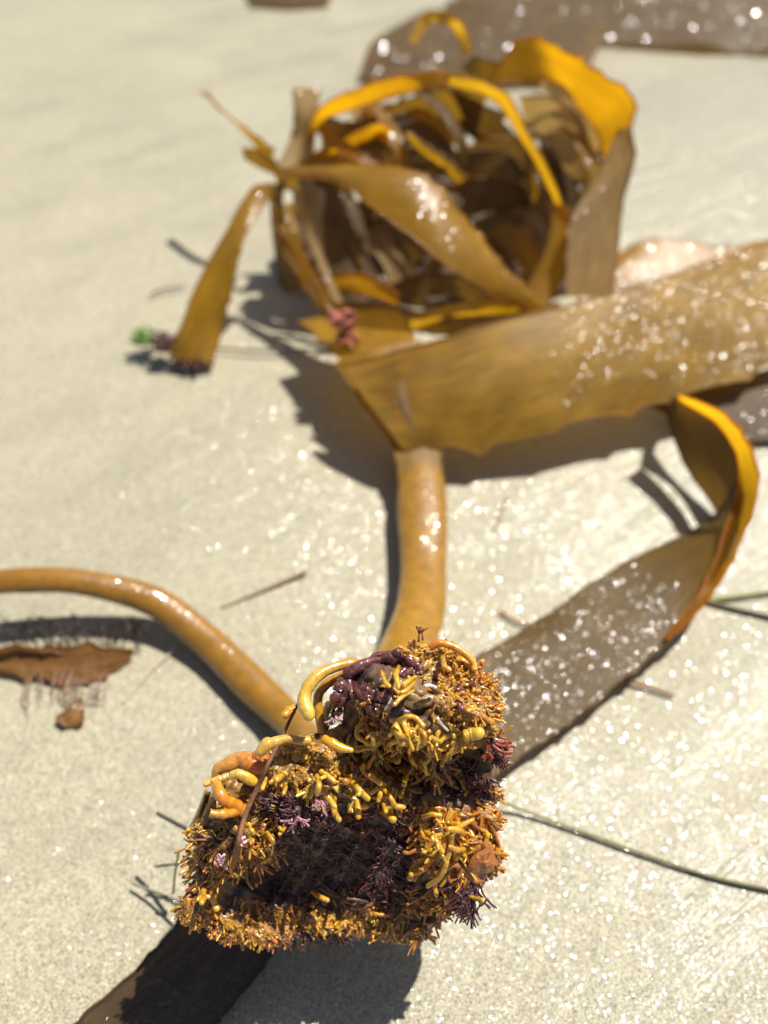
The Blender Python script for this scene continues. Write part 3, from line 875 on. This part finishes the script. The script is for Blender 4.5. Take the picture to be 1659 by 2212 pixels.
sp(cA((780, 1130), (720, 1170), (640, 1200)), [16, 18, 16], L(170, 95, 25), L(190, 115, 30), [0], t=(.157, .158))
sp(cC((360, -40), (390, 20), (440, 100), (520, 170), (600, 215)), [10, 12, 13, 13, 12], L(206, 142, 46), L(214, 132, 30), [.004, .006, .004])
sp(cC((300, 240), (390, 252), (480, 250), (590, 220)), [8, 9, 10, 10], L(196, 140, 44), L(214, 144, 44), [.005, .006, .004])
sp(cC((480, -110), (400, -90), (330, -60)), [8, 8, 6], L(200, 160, 80), L(210, 170, 90), [.004])
sp(cA((500, 1310), (590, 1300), (700, 1360)), [9, 10, 12], L(215, 185, 90), L(220, 165, 35), [.006])
sp(cA((1360, 970), (1440, 1030), (1530, 1072), (1605, 1065)), [11, 11, 8.5, 6], L(205, 150, 25), L(222, 175, 50), [.006, .009])
sp(cA((1090, 690), (1040, 715), (1000, 740)), [10, 10, 9], L(200, 140, 30), L(222, 160, 40), [0], t=(.161, .160))
sp(cB((1240, 950), (1320, 940), (1395, 915)), [13, 14, 13], L(190, 145, 40), L(215, 180, 60), [.004, .006])
sp(cB((930, 120), (1010, 85), (1110, 95), (1220, 150), (1310, 240), (1335, 310)), [8, 9, 9, 8.5, 7.5, 7], L(190, 110, 30), L(228, 180, 80), [0], t=(.1545, .1535))
sp(cB((1180, 240), (1260, 270), (1330, 330)), [9, 12, 10], L(205, 150, 30), L(215, 165, 45), [.001])
for pts, r in (
        (cB((310, 800), (262, 870), (262, 940), (345, 1000)), 5.5), (cB((400, 890), (410, 960), (405, 1025)), 6), (cB((640, 800), (720, 762), (800, 775), (868, 850)), 5.5),
        (cB((840, 880), (885, 940), (880, 1015)), 5), (cB((915, 890), (950, 960), (1035, 995)), 5.5), (cB((590, 860), (640, 930), (715, 950)), 6),
        (cB((540, 1060), (560, 1010), (650, 980), (715, 960)), 6), (cB((1170, 930), (1150, 1020)), 5), (cB((640, 300), (610, 380), (635, 480)), 5.5), (cB((480, 340), (520, 440), (545, 480)), 5),
        (cB((800, 390), (740, 420), (690, 460)), 5), (cB((790, 440), (700, 520), (640, 540)), 4.5), (cB((780, 520), (670, 580), (600, 650)), 4.5), (cB((1050, 210), (1070, 290), (1110, 320)), 6),
        (cB((1270, 660), (1320, 640), (1360, 680), (1290, 705)), 4), (cB((200, 1080), (260, 1080), (315, 1070)), 5),
        (cB((210, 1380), (280, 1450), (355, 1525)), 6.5), (cB((360, 1300), (420, 1350), (460, 1380)), 6.5), (cB((500, 1440), (560, 1510), (610, 1600), (690, 1610)), 6), (cB((490, 1560), (520, 1640)), 5),
        (cB((690, 1200), (710, 1300), (690, 1390)), 6), (cB((745, 1080), (760, 1160), (800, 1220)), 5), (cB((820, 1150), (880, 1200), (900, 1290)), 5), (cB((690, 1420), (650, 1510)), 5),
        (cB((460, 1380), (465, 1460), (450, 1540)), 6), (cA((1300, 1310), (1312, 1400), (1300, 1480)), 6), (cA((1330, 1420), (1400, 1520), (1470, 1600)), 6.5), (cA((1330, 1270), (1400, 1320), (1450, 1370)), 6),
        (cA((970, 1310), (930, 1350)), 7), (cA((820, 1340), (790, 1440)), 5), (cA((1010, 1420), (990, 1480)), 4.5), (cC((1450, 200), (1470, 260), (1500, 300)), 6.5),
        (cD((850, 340), (910, 430), (980, 500), (1040, 600)), 6), (cD((1120, 430), (1070, 520), (1050, 620), (1080, 700), (1010, 840), (920, 920)), 6.5), (cD((1340, 300), (1230, 360), (1150, 420), (1130, 560), (1100, 660)), 6),
        (cD((860, 280), (940, 250), (1020, 260)), 5), (cD((1040, 440), (960, 470), (1000, 540)), 5), (cD((1250, 430), (1190, 400), (1120, 400)), 7), (cD((1250, 580), (1180, 590), (1120, 560)), 6),
        (cD((1240, 960), (1330, 1030), (1420, 1060)), 5), (cC((240, 960), (230, 1030), (215, 1080)), 7), (cC((320, 960), (340, 1050), (360, 1130)), 7), (cC((1250, 970), (1330, 1020), (1400, 1060)), 5),
        (cC((820, 440), (880, 520), (860, 640), (770, 700)), 4), (cC((830, 420), (880, 470), (900, 520)), 5), (cC((640, 340), (680, 400), (700, 420)), 5), (cC((1000, 370), (950, 440)), 5)):
    sp(pts, [r * .95, r, r, r * .92], jit(L(196, 146, 38), .1), jit(L(216, 170, 60), .12), [.003, .006, .007])

cands.sort(key=lambda c: -c[0])
allf = special + cands
room = 99
for i, (sz, q, rad, c0, c1, bm) in enumerate(allf):
    if i >= room:
        break
    mb = MB()
    q = [q[0]] + [k + np.array([random.uniform(-1, 1) for _ in range(3)]) * rad[0] * .3 for k in q[1:]]
    w_ = np.interp(np.linspace(0, 1, 12), np.linspace(0, 1, len(rad)), rad) * np.array([random.uniform(.86, 1.14) for _ in range(12)])
    mb.tube(q, w_, c0, c1, sides=14, n=max(20, len(q) * 6), bump=.05)
    if i >= 15 and random.random() < .6:
        b0 = spline(q, 9)[random.randint(3, 6)]
        d = np.array([random.uniform(-1, 1) for _ in range(3)]) - FWD * .3
        d *= rad[0] * random.uniform(2.0, 3.6) / np.linalg.norm(d)
        mb.tube([b0, b0 + d * .6, b0 + d + UP * rad[0] * random.uniform(-1, .4)], [rad[0] * .8, rad[0] * .75, rad[0] * .7], tuple((np.array(c0) + np.array(c1)) / 2), c1, sides=10, n=10, bump=.05)
    mb.build('hapteron', M_FLESH, holdfast)
mb = MB()
for sz, q, rad, c0, c1, bm in allf[room:]:
    rad = [k * random.uniform(.8, 1.08) for k in rad]
    mb.tube(q, rad, c0, c1, sides=7, n=9, bump=bm + .04)
    if sz > 45 and random.random() < .6:      # a forked finger
        b0 = q[3]
        d = q[4] - q[3] + np.array([random.uniform(-1, 1) for _ in range(3)]) * np.linalg.norm(q[4] - q[3]) * .9
        mb.tube([b0, b0 + d, b0 + d * 1.8 - FWD * .0003], [rad[-1] * .9, rad[-1] * .85], tuple((np.array(c0) + np.array(c1)) / 2), c1, sides=7, n=7, bump=bm + .04)
mb.build('hapteron_fringe', M_FLESH, holdfast, stuff=True)

# flat ochre lobe at the left edge
mb = MB()
a = spline([PT(*p, .163) for p in cC((250, 20), (215, 120), (160, 260), (95, 385))], 24)
b = spline([PT(*p, .163) for p in cC((300, 60), (270, 180), (240, 290), (180, 350))], 24)
w_ = np.linspace(0, 1, 8)
G = a[:, None] * (1 - w_)[None, :, None] + b[:, None] * w_[None, :, None] - FWD * (.0014 * np.sin(w_ * math.pi))[None, :, None]
G2 = G + FWD * .0016
F = [(i * 8 + j, i * 8 + j + 1, (i + 1) * 8 + j + 1, (i + 1) * 8 + j) for i in range(23) for j in range(7)]
mb.add(G.reshape(-1, 3), F, L(165, 125, 40))
mb.add(G2.reshape(-1, 3), F, L(165, 125, 40))
mb.build('lobe', M_FLESH, holdfast)

# purple crust over the top of the lobe
mb = MB()
for pts, r in ((cB((170, 560), (185, 500), (165, 400), (215, 320), (320, 260), (430, 220), (560, 190), (650, 170)), [6, 7, 9, 11, 11, 11, 11, 9]),
               (cB((590, 170), (680, 220), (740, 280), (820, 300), (840, 330)), [9, 8, 8, 7, 5]),
               (cB((660, 350), (740, 350), (820, 340)), [6, 7, 6]),
               (cB((215, 420), (250, 500), (330, 560), (430, 600), (520, 560), (550, 500)), [7, 7, 8, 8, 7, 6]),
               (cB((300, 500), (390, 560), (470, 590)), [8, 9, 8]),
               (cB((130, 580), (90, 640), (30, 740), (0, 800)), [7, 7, 5, 4]),
               (cB((100, 440), (120, 520), (70, 640)), [10, 12, 10]),
               (cB((380, 680), (440, 770), (520, 850)), [9, 9, 8]), (cB((1200, 460), (1220, 560), (1210, 700)), [5, 6, 5]), (cB((1180, 490), (1270, 480), (1340, 440)), [3, 3, 3])):
    for e in range(3):
        q = [surf(x + random.uniform(-7, 7), y + random.uniform(-7, 7), .0008) for x, y in spline(pts, 9)]
        m = depth(q[0]) / FPX
        mb.tube(q, [random.choice(r) * random.uniform(.5, 1.25) * m for k in q], jit(L(100, 46, 44), .15), jit(L(118, 60, 52), .25), sides=14, n=60, bump=.12, flat=.75)
mb.build('crust', M_CRUST, holdfast)

# pale chip of shell, worm tubes
mb = MB()
mb.blob(surf(896, 1514, -.0003), .0032, .0017, .0010, L(140, 112, 62), 3, .5, 28, 16)
mb.build('shell', M_SHELL, holdfast)
for pts, r in ((cB((1000, 775), (1045, 840), (1095, 890)), 3.2), (cB((880, 480), (930, 470), (985, 490)), 4.0)):
    mb = MB()
    q = [surf(x, y, .0045) for x, y in pts]
    mb.tube(q, [r * depth(q[0]) / FPX], L(215, 208, 205), sides=10, n=12)
    mb.build('worm_tube', M_FLESH, holdfast)

# orange sponge on the right wall
mb = MB()
mb.blob(surf(1042, 1850, .0002), .0031, .0036, .0022, L(176, 106, 42), 5, .35, 32, 20)
mb.blob(surf(1020, 1880, .001), .0030, .0026, .002, L(190, 115, 55), 6, .3, 28, 18)
mb.build('sponge', M_CRUST, holdfast)

# fuzz of fine purple weed in the hollow
fz = fz0
scatter([(580, 1720), (700, 1700), (900, 1720), (910, 1850), (880, 1950), (700, 1960), (580, 1930), (600, 1800)], 1900, (12, 36), (.8, 1.5), [PUR, L(74, 44, 46), L(112, 62, 58)], [L(94, 52, 56), L(140, 80, 66), L(76, 52, 56)], ang=90, spread=180, lift=1.2, curl=160, store=fz)
scatter([(560, 1700), (700, 1690), (690, 1780), (600, 1800)], 260, (18, 40), (1.0, 1.9), [L(84, 50, 58), PUR], [L(96, 62, 80), PUR], ang=90, spread=180, lift=1.5, curl=160, store=fz)
scatter([(440, 1790), (520, 1790), (510, 1870), (450, 1860)], 170, (14, 30), (1.0, 1.8), [PUR, RED], [L(128, 72, 68), PUR], ang=90, spread=180, lift=1.4, curl=120, store=fz)
scatter([(950, 1640), (1060, 1620), (1060, 1730), (950, 1740)], 300, (18, 40), (1.0, 2.0), [PUR, L(84, 46, 44)], [PUR, L(120, 66, 52)], ang=90, spread=180, lift=1.2, curl=120, store=fz)
scatter([(780, 1900), (900, 1900), (890, 1990), (790, 1980)], 200, (16, 36), (1.0, 2.0), [RED, PUR], [L(150, 82, 76), RED], ang=80, spread=120, lift=1.2, curl=100, store=fz)
scatter([(640, 2000), (760, 1998), (760, 2025), (600, 2030)], 160, (16, 34), (1.2, 2.4), [L(62, 42, 34), PUR], [L(84, 56, 40)], ang=95, spread=60, lift=.4, store=fz)
scatter([(590, 1705), (720, 1700), (730, 1800), (640, 1810), (600, 1770)], 200, (12, 30), (1.2, 2.4), [L(96, 58, 62), PUR], [L(136, 86, 86), L(108, 68, 70)], ang=90, spread=180, lift=1.6, curl=200, store=fz)
scatter([(700, 1730), (900, 1720), (910, 1800), (760, 1800)], 150, (12, 34), (1.4, 3), [RUST, L(110, 66, 52)], [L(190, 110, 70), L(120, 74, 60), RUST], ang=90, spread=180, lift=2.0, curl=160, store=fz)
scatter([(720, 1850), (900, 1850), (900, 1960), (740, 1950)], 90, (30, 60), (1.6, 3), [L(80, 58, 44), PUR], [L(120, 90, 60), L(90, 64, 54)], ang=-90, spread=60, lift=1.2, curl=120, store=fz)
mb = MB()
for sz, q, rad, c0, c1, bm in fz:
    mb.tube(q, rad, c0, c1, sides=5, n=8)
mb.build('purple_fuzz', M_FUZZ, holdfast, stuff=True)


def sprig(x, y, ang, ln, r, c0, c1, name, lift=.003, t=None, n=26, spread=45):
    mb = MB()
    b = surf(x, y, lift) if t is None else PT(x, y, t)
    m = depth(b) / FPX
    for i in range(n):
        a = ang + random.uniform(-spread, spread)
        k = finger(x, y, a, ln * random.uniform(.5, 1.1), r * random.uniform(.7, 1.2), random.uniform(-.3, .8), random.uniform(-60, 60), jit(c0), jit(c1), base=b + (RT * random.uniform(-1, 1) - UP * random.uniform(-1, 1)) * m * max(5, ln * .28))
        mb.tube(k[1], k[2], k[3], k[4], sides=6, n=9)
        mid = k[1][3]
        for s in (-40, 35):
            k2 = finger(x, y, a + s, ln * .4, r * .8, random.uniform(-.2, .5), 0, k[3], k[4], base=mid)
            mb.tube(k2[1], k2[2], k2[3], k2[4], sides=6, n=7)
    return mb.build(name, M_FUZZ, holdfast)


sprig(1058, 1598, 15, 46, 3.2, L(110, 40, 34), L(190, 82, 42), 'red_sprig', n=9, spread=62)
sprig(1064, 1640, 20, 34, 1.6, L(90, 40, 44), L(120, 58, 58), 'red_sprig', n=18)
sprig(1018, 1912, 108, 70, 2.2, L(74, 38, 42), L(112, 62, 64), 'purple_sprig', n=26, spread=24)
sprig(905, 1392, -88, 40, 1.6, L(110, 40, 40), L(120, 50, 50), 'red_sprig', n=2, spread=8)
sprig(640, 1766, 85, 30, 2.2, L(170, 112, 118), PINK, 'pink_sprig', lift=.005, n=6, spread=85)
sprig(470, 1866, -40, 22, 2.6, PINK, L(230, 190, 200), 'pink_sprig', lift=.006, n=5, spread=50)
sprig(690, 1735, 80, 26, 2.2, L(190, 130, 135), PINK, 'pink_sprig', lift=.006, n=7, spread=60)
sprig(520, 1822, -70, 18, 3, L(230, 180, 175), L(236, 200, 196), 'pink_sprig', lift=.007, n=2, spread=15)
sprig(722, 1550, 60, 20, 1.8, L(215, 170, 165), L(230, 195, 190), 'pink_sprig', lift=.006, n=4, spread=70)

# tufts growing on the far fronds
def tuft(name, x, y, z, n, ln, r, cols, mat=M_FUZZ, par=kelp, flat=1.0):
    mb = MB()
    b = P(x, y, z)
    m = depth(b) / FPX
    for i in range(n):
        a = random.uniform(0, 2 * math.pi)
        e = random.uniform(.1, 1.2)
        d = np.array((math.cos(a) * math.cos(e), math.sin(a) * math.cos(e), math.sin(e) * flat))
        l1 = ln * m * random.uniform(.4, 1.1)
        s = np.array([random.uniform(-1, 1) for _ in range(3)]) * l1 * .25
        q0 = b + np.array((random.uniform(-.4, .4), random.uniform(-.4, .4), 0)) * ln * m
        q = [q0, q0 + d * l1 * .5 + s, q0 + d * l1 - s * .5]
        for k in q:
            k[2] = max(k[2], .001)
        c = jit(random.choice(cols))
        mb.tube(q, [r * m, r * m, r * m * .7], c, jit(random.choice(cols)), sides=6, n=8)
    return mb.build(name, mat, par)


tuft('red_tuft', 735, 700, .036, 46, 30, 5.5, [L(176, 90, 66), L(130, 58, 56), L(196, 116, 76)])
tuft('red_tuft', 752, 735, .030, 34, 26, 5, [L(186, 100, 66), L(140, 64, 52), L(200, 122, 76)])
tuft('green_tuft', 318, 735, .006, 45, 30, 3.5, [L(112, 142, 58), L(138, 164, 74), L(96, 122, 52)])
tuft('purple_tuft', 355, 752, .006, 50, 34, 4, [L(110, 62, 62), L(80, 40, 44), L(130, 90, 80)])
tuft('purple_tuft', 410, 775, .003, 90, 36, 5, [L(74, 34, 38), L(94, 46, 46)], flat=.4)

# ------------------------------------------------------------------ loose bits on the sand
def strand(name, label, cat, pts, r, c0, c1, mat=M_DRY, group=None, flat=1.0, bump=.06):
    q = [P(*p) for p in pts]
    mb = MB()
    mb.tube(q, [k * depth(q[0]) / FPX for k in (r if isinstance(r, (list, tuple)) else [r])], c0, c1, sides=10, n=len(pts) * 10, flat=flat, bump=bump, up=(0, 0, 1))
    o = mb.build(name, mat)
    return tag(o, label, cat, group)


q = [P(x, y, surf_z(x, y) + .0085) if y > 1590 else PT(x, y, .1545) for x, y in ((650, 1508), (630, 1548), (611, 1587), (581, 1647), (556, 1702), (530, 1761), (514, 1821), (502, 1874))]
mb = MB()
mb.tube(q, [k * .152 / FPX for k in (2.6, 3.6, 4.2, 4.6, 5.2, 5.4, 5.6, 5.2)], L(92, 56, 38), L(150, 104, 68), sides=10, n=60, bump=.08)
tag(mb.build('dry_stalk', M_DRY), 'thin brown stalk leaning across the left side of the yellow holdfast', 'stalk')

strand('seagrass_strand', 'long olive seagrass strand running from the holdfast to the right edge', 'seagrass', [(1060, 1720, .006), (1090, 1733, .003), (1150, 1757, .001), (1300, 1812, .0006), (1450, 1866, .0006), (1560, 1900, .0006), (1700, 1930, .0006)], [4, 4, 3.6, 3.8, 3.6, 4, 4], L(160, 156, 112), L(104, 98, 68))
strand('seagrass_strand', 'straight green seagrass strand beside the loop blade, rising to the right edge', 'seagrass', [(1500, 1302, .0008), (1580, 1290, .001), (1720, 1272, .0008)], 4, L(150, 150, 70), L(120, 125, 60))
strand('seagrass_strand', 'grey seagrass strand beside the loop blade, sinking to the right edge', 'seagrass', [(1480, 1285, .0008), (1560, 1308, .0006), (1720, 1345, .0006)], 4.5, L(120, 112, 84), L(100, 96, 74))
strand('twig', 'thin rust brown twig beyond the loop blade tip', 'twig', [(1300, 1452, .003), (1370, 1474, .0012), (1455, 1502, .0006)], [3, 4, 3], L(150, 96, 60), L(130, 88, 60))
strand('twig', 'short orange twig on wet sand right of the main stipe', 'twig', [(1080, 1320, .0007), (1120, 1342, .0009), (1165, 1352, .0006)], [3.5, 3, 2], L(170, 110, 60), L(150, 100, 60))
strand('twig', 'faint pinkish twig on the sand right of the main stipe under the wide blade', 'twig', [(1098, 1070, .0006), (1082, 1110, .0006), (1070, 1145, .0006)], [2.5, 3, 2], L(150, 120, 100), L(150, 115, 95))
strand('dry_twig', 'dry brown stem lying alone between the two stipes', 'stem', [(478, 1312, .0005), (560, 1278, .0007), (660, 1236, .001)], [2.2, 3, 4], L(172, 150, 118), L(134, 100, 76))
strand('seagrass_scrap', 'dark grey seagrass scrap poking out left of the holdfast', 'seagrass', [(340, 1757, .022), (375, 1776, .024), (425, 1802, .028)], 4.2, L(86, 80, 72), L(70, 64, 58))
strand('seagrass_scrap', 'thin dark seagrass needle level with the lower left of the holdfast', 'seagrass', [(336, 1871, .010), (380, 1867, .012), (430, 1862, .016)], 2.6, L(92, 88, 62), L(80, 74, 56))
strand('seagrass_scrap', 'fine green seagrass needle standing upright left of the holdfast', 'seagrass', [(374, 1930, .006), (378, 1890, .014), (386, 1838, .022)], 2.4, L(140, 140, 80), L(150, 150, 70))
strand('seagrass_scrap', 'pale grey seagrass needle nearest the lower left frond', 'seagrass', [(286, 1908, .002), (330, 1925, .004), (390, 1948, .008)], 2.8, L(140, 136, 120), L(120, 114, 96))
strand('weed_thread', 'thin dark thread of weed beside the left leaning blade', 'seaweed', [(322, 640, .0015), (350, 626, .002), (400, 618, .0015)], [2, 3, 2], L(120, 110, 96), L(110, 100, 88))
strand('weed_thread', 'thin dark thread of weed stretching from the left blade foot to the fold', 'seaweed', [(462, 752, .0015), (560, 757, .002), (720, 754, .0015)], [2.5, 3, 2.5], L(100, 92, 78), L(90, 80, 70))
strand('weed_thread', 'pale thread drawn as a line of glints on the sand below the curved left stipe', 'seaweed', [(265, 1520, .0003), (320, 1455, .0004), (385, 1396, .0005)], [2, 3.2, 3], L(200, 185, 160), L(190, 175, 150), mat=M_FLESH)  # pale strand stands in for glints along a wet crease

scrap = thing('red_seaweed', 'torn red brown seaweed with dark hairs under the curved left stipe', 'seaweed', tuple(P(120, 1430, 0)))
ribbon('blade', [(-40, 1420, .003), (60, 1405, .004), (160, 1402, .004), (290, 1405, .003)], [(-40, 1442, .001), (60, 1456, .0015), (180, 1470, .0015), (278, 1434, .001)], M_RED, scrap, teeth=(.8, 1), tooth=.0022, pitch=.009, wave=.0012, seed=50)
ribbon('blade', [(176, 1508, .0012), (178, 1535, .002), (178, 1556, .002), (164, 1569, .001)], [(172, 1508, .0012), (150, 1534, .0015), (126, 1552, .0012), (142, 1568, .0008)], M_RED, scrap, seed=51)
ribbon('blade', [(-30, 1408, .0045), (50, 1398, .005), (120, 1412, .0045), (200, 1408, .004)], [(-30, 1430, .003), (40, 1428, .003), (120, 1434, .003), (190, 1424, .003)], M_RED, scrap, teeth=(1, .8), tooth=.002, pitch=.006, wave=.002, seed=52)
mb = MB()
for i in range(60):
    x = random.uniform(10, 300)
    y = random.uniform(1362, 1408)
    z = random.uniform(.001, .003)
    q = [P(x, y, z), P(x + random.uniform(-18, 18), y - random.uniform(10, 40), z + random.uniform(.001, .006)), P(x + random.uniform(-35, 35), y - random.uniform(10, 55), random.uniform(.001, .01))]
    mb.tube(q, [1.6 * .22 / FPX, 1.2 * .22 / FPX], jit(L(62, 44, 38)), jit(L(80, 56, 44)), sides=5, n=8)
for i in range(24):
    x = random.uniform(60, 240)
    y = random.uniform(1440, 1470)
    q = [P(x, y, .003), P(x + random.uniform(-18, 10), y + 35, .003), P(x + random.uniform(-30, 10), y + random.uniform(40, 80), .0015)]
    mb.tube(q, [1.4 * .2 / FPX], jit(L(140, 104, 76)), jit(L(150, 116, 90)), sides=5, n=8)
mb.build('hair', M_FUZZ, scrap)
